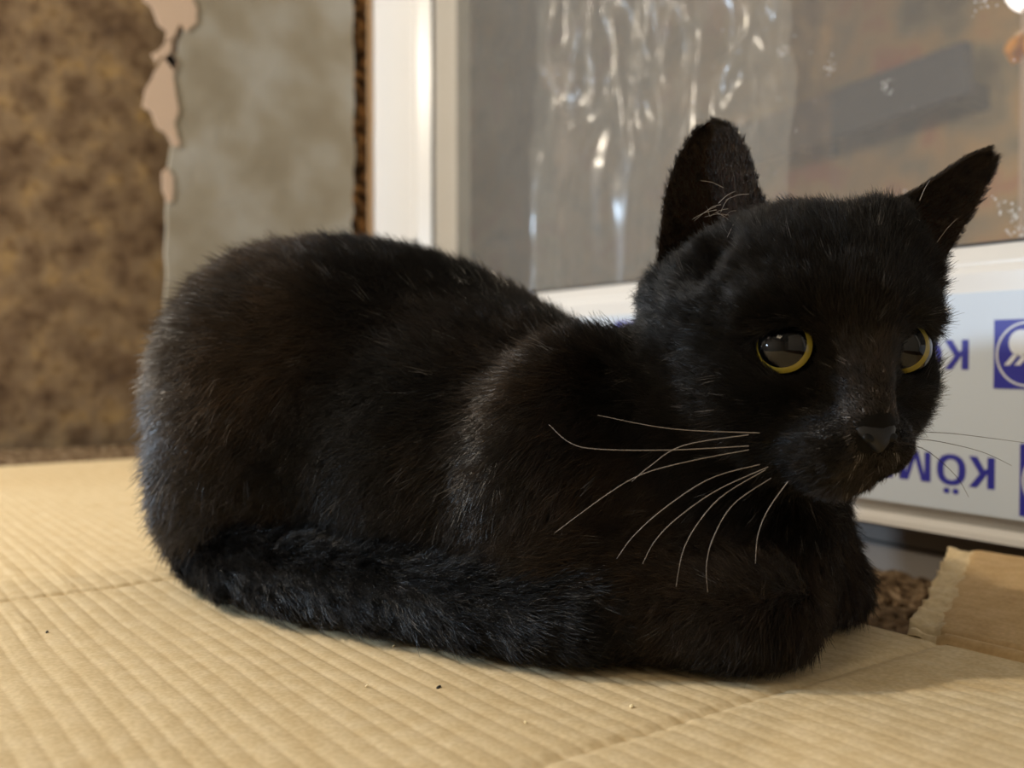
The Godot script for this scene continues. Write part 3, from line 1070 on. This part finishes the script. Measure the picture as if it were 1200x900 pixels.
# An ear: a hollow shell between two base corners and a tip, opening along a direction.
func ear(o: Node3D, a: Vector3, b: Vector3, tip: Vector3, open: Vector3, deep: float, swell_a: float, swell_b: float, tip_r: float) -> Array:
	var n := Node3D.new()
	n.name = "ear"
	o.add_child(n, true)
	var nt := 22
	var ns := 18
	var across := (b - a).normalized()
	var at := func(t: float, s: float, inset: float) -> Vector3:
		var round_ := 1.0 - pow(t, 3.2) * 0.0
		var ea := a.lerp(tip, t) - across * swell_a * sin(PI * pow(t, 0.9)) 
		var eb := b.lerp(tip, t) + across * swell_b * sin(PI * pow(t, 0.9))
		# blunt the tip
		var w := 0.5 + 0.5 * s
		var p := ea.lerp(eb, w)
		var blunt := tip_r * sqrt(maxf(0.0, 1.0 - pow((t - 0.84) / 0.16, 2.0))) if t > 0.84 else tip_r * smoothstep(0.3, 0.84, t)
		p += across * s * blunt
		p -= open * (deep * (1.0 - 0.85 * t) * (1.0 - s * s) + inset * 0.0)
		p += open * inset
		return p
	for side in 2:
		var st := SurfaceTool.new()
		st.begin(Mesh.PRIMITIVE_TRIANGLES)
		st.set_smooth_group(0)
		for i in nt:
			for j in ns:
				var t0 := float(i) / nt
				var t1 := float(i + 1) / nt
				var s0 := -1.0 + 2.0 * j / ns
				var s1 := -1.0 + 2.0 * (j + 1) / ns
				var q := []
				for c in [[t0, s0], [t1, s0], [t1, s1], [t0, s1]]:
					var inset: float = 0.0 if side == 1 else 0.0014 * sqrt(1.0 - c[1] * c[1] * 0.98) * (1.0 - 0.5 * c[0])
					q.append(at.call(c[0], c[1], inset))
				if side == 0: quad(st, q[0], q[1], q[2], q[3])
				else: quad(st, q[3], q[2], q[1], q[0])
		st.generate_normals()
		part(["inner_ear", "outer_ear"][side], st.commit(), [M.ear_inner, M.skin][side], n)
	ear_list.append([at, tip, open])
	return [n, at]

func ears(o: Node3D) -> void:
	var e1 := ear(o, V(0.0636, 0.1553, 0.0260), V(0.1064, 0.1701, 0.0540), V(0.0827, 0.2197, 0.0320), V(-.30,.05,.95).normalized(), .022, .0075, .0035, .0065)
	var e2 := ear(o, V(0.1420, 0.1786, 0.0520), V(0.1718, 0.1505, 0.0460), V(0.2003, 0.2062, 0.0380), V(.72,.05,.69).normalized(), .016, -.001, .002, .0030)
	# wisps of pale hair in the near ear, a few in the far one
	for w in [[e1[0], V(0.0820, 0.1803, 0.0520), 16, .012], [e2[0], V(0.1569, 0.1716, 0.0580), 6, .012]]:
		var st := SurfaceTool.new()
		st.begin(Mesh.PRIMITIVE_TRIANGLES)
		for k in w[2]:
			var p0: Vector3 = w[1] + V(rng.randfn(0.004, .004), rng.randfn(0, .006), rng.randfn(-.002, .002))
			var d := V(rng.randf_range(-1, .5), rng.randf_range(-.45, .5), rng.randf_range(0, .3)).normalized() * rng.randf_range(.007, .013)
			add_tube(st, curve([p0, p0 + d * .5 + V(0, .0008, 0), p0 + d], 4), .00015, .00006, 4)
		tag(part("ear_tuft", st.commit(), M.whisker, w[0]), "pale wispy hairs", "")

func whiskers(o: Node3D) -> void:
	for w in [[[V(0.0914, 0.0923, 0.0880), V(0.0583, 0.0941, 0.0920), V(0.0315, 0.0989, 0.0880)], true],
		[[V(0.0874, 0.0875, 0.0880), V(0.0574, 0.0869, 0.0980), V(0.0307, 0.0872, 0.0980), V(0.0207, 0.0894, 0.0950), V(0.0135, 0.0956, 0.0900)], true],
		[[V(0.0874, 0.0860, 0.0880), V(0.0653, 0.0832, 0.0980), V(0.0467, 0.0785, 0.1000), V(0.0336, 0.0709, 0.1000), V(0.0155, 0.0565, 0.0950)], true],
		[[V(0.0915, 0.0806, 0.0880), V(0.0711, 0.0770, 0.1000), V(0.0547, 0.0669, 0.1020), V(0.0437, 0.0565, 0.1000), V(0.0378, 0.0478, 0.0980)], true],
		[[V(0.0941, 0.0799, 0.0900), V(0.0733, 0.0727, 0.1000), V(0.0583, 0.0632, 0.1040), V(0.0505, 0.0551, 0.1040), V(0.0468, 0.0463, 0.1000)], true],
		[[V(0.0932, 0.0789, 0.0900), V(0.0750, 0.0711, 0.1020), V(0.0655, 0.0611, 0.1040), V(0.0604, 0.0511, 0.1040), V(0.0588, 0.0380, 0.1000)], true],
		[[V(0.0946, 0.0760, 0.0920), V(0.0789, 0.0681, 0.1020), V(0.0716, 0.0572, 0.1040), V(0.0689, 0.0472, 0.1040), V(0.0701, 0.0359, 0.1000)], true],
		[[V(0.1003, 0.0750, 0.0940), V(0.0911, 0.0660, 0.1020), V(0.0875, 0.0568, 0.1020), V(0.0872, 0.0463, 0.1000)], true],
		[[V(0.0873, 0.0916, 0.0880), V(0.0620, 0.0881, 0.0940), V(0.0494, 0.0805, 0.0960), V(0.0435, 0.0750, 0.0940)], true],
		[[V(0.1410, 0.0936, 0.0980), V(0.1599, 0.0924, 0.0900), V(0.1815, 0.0896, 0.0780), V(0.2063, 0.0861, 0.0650)], false],
		[[V(0.1404, 0.0915, 0.0980), V(0.1568, 0.0893, 0.0900), V(0.1783, 0.0844, 0.0780), V(0.1938, 0.0783, 0.0700)], false],
		[[V(0.1380, 0.0900, 0.0980), V(0.1521, 0.0861, 0.0900), V(0.1677, 0.0755, 0.0800), V(0.1764, 0.0663, 0.0720)], false]]:
		var st := SurfaceTool.new()
		st.begin(Mesh.PRIMITIVE_TRIANGLES)
		add_tube(st, curve(w[0], 18), 0.00017, 0.00006, 5)
		part("whisker", st.commit(), M.whisker if w[1] else M.dark_whisker, o)

# Length, slant from the skin, direction and colour of the fur at a place.
func coat(p: Vector3, n: Vector3) -> Array:
	var hl := head.affine_inverse() * p
	var tail_d := 1.0
	var tail_dir := Vector3.ZERO
	var t := [V(-0.1659, 0.0300, -0.0800), V(-0.1543, 0.0210, -0.0600), V(-0.1297, 0.0185, -0.0280), V(-0.0983, 0.0180, -0.0020), V(-0.0556, 0.0175, 0.0240), V(-0.0157, 0.0170, 0.0480), V(0.0101, 0.0165, 0.0610), V(0.0240, 0.0160, 0.0670)]
	for i in t.size() - 1:
		var q := Geometry3D.get_closest_point_to_segment(p, t[i], t[i + 1])
		var e := q.distance_to(p)
		if e < tail_d:
			tail_d = e
			tail_dir = (t[i + 1] - t[i]).normalized()
	if tail_d < 0.0205:
		return [0.0115, 0.46, tail_dir + V(0, -.25, 0), 2]
	var back := V(-.82, -.05, -.50)
	var body_dir := back * (0.55 + 0.45 * maxf(n.y, 0.0)) + V(0, -0.75, 0) * (1.0 - absf(n.y))
	var rump := smoothstep(-.10, -.17, p.x)
	var length := lerpf(.0145, .021, rump)
	var slant := lerpf(.46, .66, rump * smoothstep(0.06, 0.16, p.y))
	var chest := smoothstep(.02, .06, p.x) * smoothstep(.10, .05, p.y)
	length = lerpf(length, .0095, chest)
	var hw := smoothstep(.082, .060, hl.length()) 
	if hw > 0.0:
		var out := (hl - V(0, -.030, .056))
		var hd := head.basis * (out.normalized() + V(0, -.15, -.35))
		var face := smoothstep(.015, .050, out.length())
		var hlen := lerpf(.0028, .0095, face)
		return [lerpf(length, hlen, hw), lerpf(slant, .38 + .10 * face, hw), body_dir.lerp(hd, hw), 1]
	return [length, slant, body_dir, 0]

var place := [[], [], []]
var tint := [[], [], []]
var nz := noise(200, 28.0, 3)
var nc := noise(201, 190.0, 2)

func plant(p: Vector3, n: Vector3, co: Array) -> void:
	var dir: Vector3 = co[2]
	var wob := V(nz.get_noise_3dv(p), nz.get_noise_3dv(p + V(3, 0, 0)), nz.get_noise_3dv(p + V(0, 5, 0)))
	var clump := V(nc.get_noise_3dv(p), nc.get_noise_3dv(p + V(3, 0, 0)), nc.get_noise_3dv(p + V(0, 5, 0)))
	dir = (dir - n * dir.dot(n)).normalized() + wob * 0.45 + clump * 0.45 + V(rng.randfn(0, .22), rng.randfn(0, .22), rng.randfn(0, .22))
	dir = (dir - n * dir.dot(n)).normalized()
	var sl: float = clampf(co[1] + rng.randfn(0, .17) + 0.9 * co[1] * clump.y, 0.08, 1.3)
	var y := dir * cos(sl) + n * sin(sl)
	var x := y.cross(n).normalized()
	var z := x.cross(y)
	var len: float = co[0] * rng.randf_range(0.75, 1.2)
	if p.y + y.y * len < 0.001:      # keep the hairs above the board
		y.y = (0.001 - p.y) / len
	var wide := maxf(len, 0.0075)
	if co[3] == 3: wide = 0.0055
	var k := rng.randi() % 3
	place[k].append(Transform3D(Basis(x * wide, y * len, z * wide), p - n * 0.0006))
	var brown := clampf(0.35 + 0.8 * nz.get_noise_3dv(p * 0.35 + V(9, 9, 9)), 0.0, 1.0)
	brown = clampf(brown + 0.75 * smoothstep(-0.07, -0.13, p.x) * smoothstep(0.05, 0.12, p.y) + 0.35 * smoothstep(0.0, 0.05, p.x) * smoothstep(0.10, 0.06, p.y), 0.0, 1.0)
	if co[3] == 1: brown *= 0.45
	if co[3] == 2: brown *= 0.12
	if co[3] == 3: brown = 0.7
	var col := Color(.0035, .0031, .0030).lerp(Color(.050, .033, .021), brown * (0.55 + 0.45 * brown)) * rng.randf_range(0.45, 1.6) * (1.0 + 0.9 * clump.x)
	if co[3] == 0: col = col.lerp(Color(.085, .072, .064) * rng.randf_range(0.3, 1.7), 0.8 * smoothstep(-.135, -.165, p.x) * smoothstep(.14, .10, p.y))   # sheen on the rump, put into the hair colour as paler grey-brown
	if rng.randf() < 0.010 and co[3] != 3: col = Color(.16, .15, .145)
	var hl := head.affine_inverse() * p
	if co[3] == 1 and absf(hl.x) < 0.011 and hl.z > 0.032 and hl.y < 0.004: col = col * 2.4 + Color(.012, .012, .012)   # sheen on the bridge of the nose, painted in as lighter, greyer hair
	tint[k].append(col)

func fur_on(verts: PackedVector3Array, norm: PackedVector3Array, tris: PackedInt32Array) -> void:
	var carry := 0.0
	var back := head.affine_inverse()
	for i in range(0, tris.size(), 3):
		var a := verts[tris[i]]
		var b := verts[tris[i + 1]]
		var c := verts[tris[i + 2]]
		var mid := (a + b + c) / 3.0
		if mid.y < 0.0: continue
		var area := (b - a).cross(c - a).length() * 0.5
		var m0 := norm[tris[i]]
		var co := coat(mid, m0)
		var dens: float = [0.95, 2.3, 1.5][co[3]] * 1e6 * 1.0
		if m0.z < -0.85 and co[3] == 0: dens *= 0.35      # far flank
		carry += area * dens
		while carry >= 1.0:
			carry -= 1.0
			var u := rng.randf()
			var v := rng.randf()
			if u + v > 1.0:
				u = 1.0 - u
				v = 1.0 - v
			var p := a + (b - a) * u + (c - a) * v
			var skip := false
			for y in eyes:
				if p.distance_to(y) < 0.0121: skip = true
			for y in hollows:
				if p.distance_to(y[0]) < y[1] * 0.97: skip = true
			if (back * p).distance_to(V(0, -.030, .054)) < .0085: skip = true
			if skip: continue
			plant(p, (norm[tris[i]] * (1.0 - u - v) + norm[tris[i + 1]] * u + norm[tris[i + 2]] * v).normalized(), co)

# short velvet on an ear: all over the back, and on the inside along its edges and foot
func fur_on_ear(at: Callable, tip: Vector3, open: Vector3, count: int) -> void:
	for i in count:
		var t := rng.randf_range(0.0, 0.98)
		var s := rng.randf_range(-1.0, 1.0)
		var inside := rng.randf() < 0.5
		if inside and rng.randf() > pow(absf(s), 3.0) + 0.25 * smoothstep(0.75, 1.0, t) + 0.3 * smoothstep(0.25, 0.0, t): continue
		var p: Vector3 = at.call(t, s, 0.0014 if inside else 0.0)
		var du: Vector3 = at.call(minf(t + 0.02, 1.0), s, 0.0) - at.call(t - 0.02, s, 0.0)
		var dv: Vector3 = at.call(t, s + 0.05, 0.0) - at.call(t, s - 0.05, 0.0)
		var n := du.cross(dv).normalized()
		if (n.dot(open) > 0.0) != inside: n = -n
		plant(p, n, [rng.randf_range(.0024, .0038), 0.24, du.normalized() + dv.normalized() * s * 0.6, 3])

func fur(o: Node3D, verts: PackedVector3Array, norm: PackedVector3Array, tris: PackedInt32Array) -> void:
	var kinds := [tuft(6, .15, .018, 1), tuft(5, .14, .015, 2), tuft(5, .17, .022, 3)]
	fur_on(verts, norm, tris)
	for e in ear_list: fur_on_ear(e[0], e[1], e[2], 7000)
	var f := Node3D.new()
	f.name = "fur"
	o.add_child(f)
	for k in 3:
		var mm := MultiMesh.new()
		mm.transform_format = MultiMesh.TRANSFORM_3D
		mm.use_colors = true
		mm.mesh = kinds[k]
		mm.instance_count = place[k].size()
		for i in place[k].size():
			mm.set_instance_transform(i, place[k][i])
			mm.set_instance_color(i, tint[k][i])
		var mi := MultiMeshInstance3D.new()
		mi.name = "fur_layer"
		mi.multimesh = mm
		mi.material_override = M.hair
		mi.set_meta("kind", "stuff")
		f.add_child(mi, true)
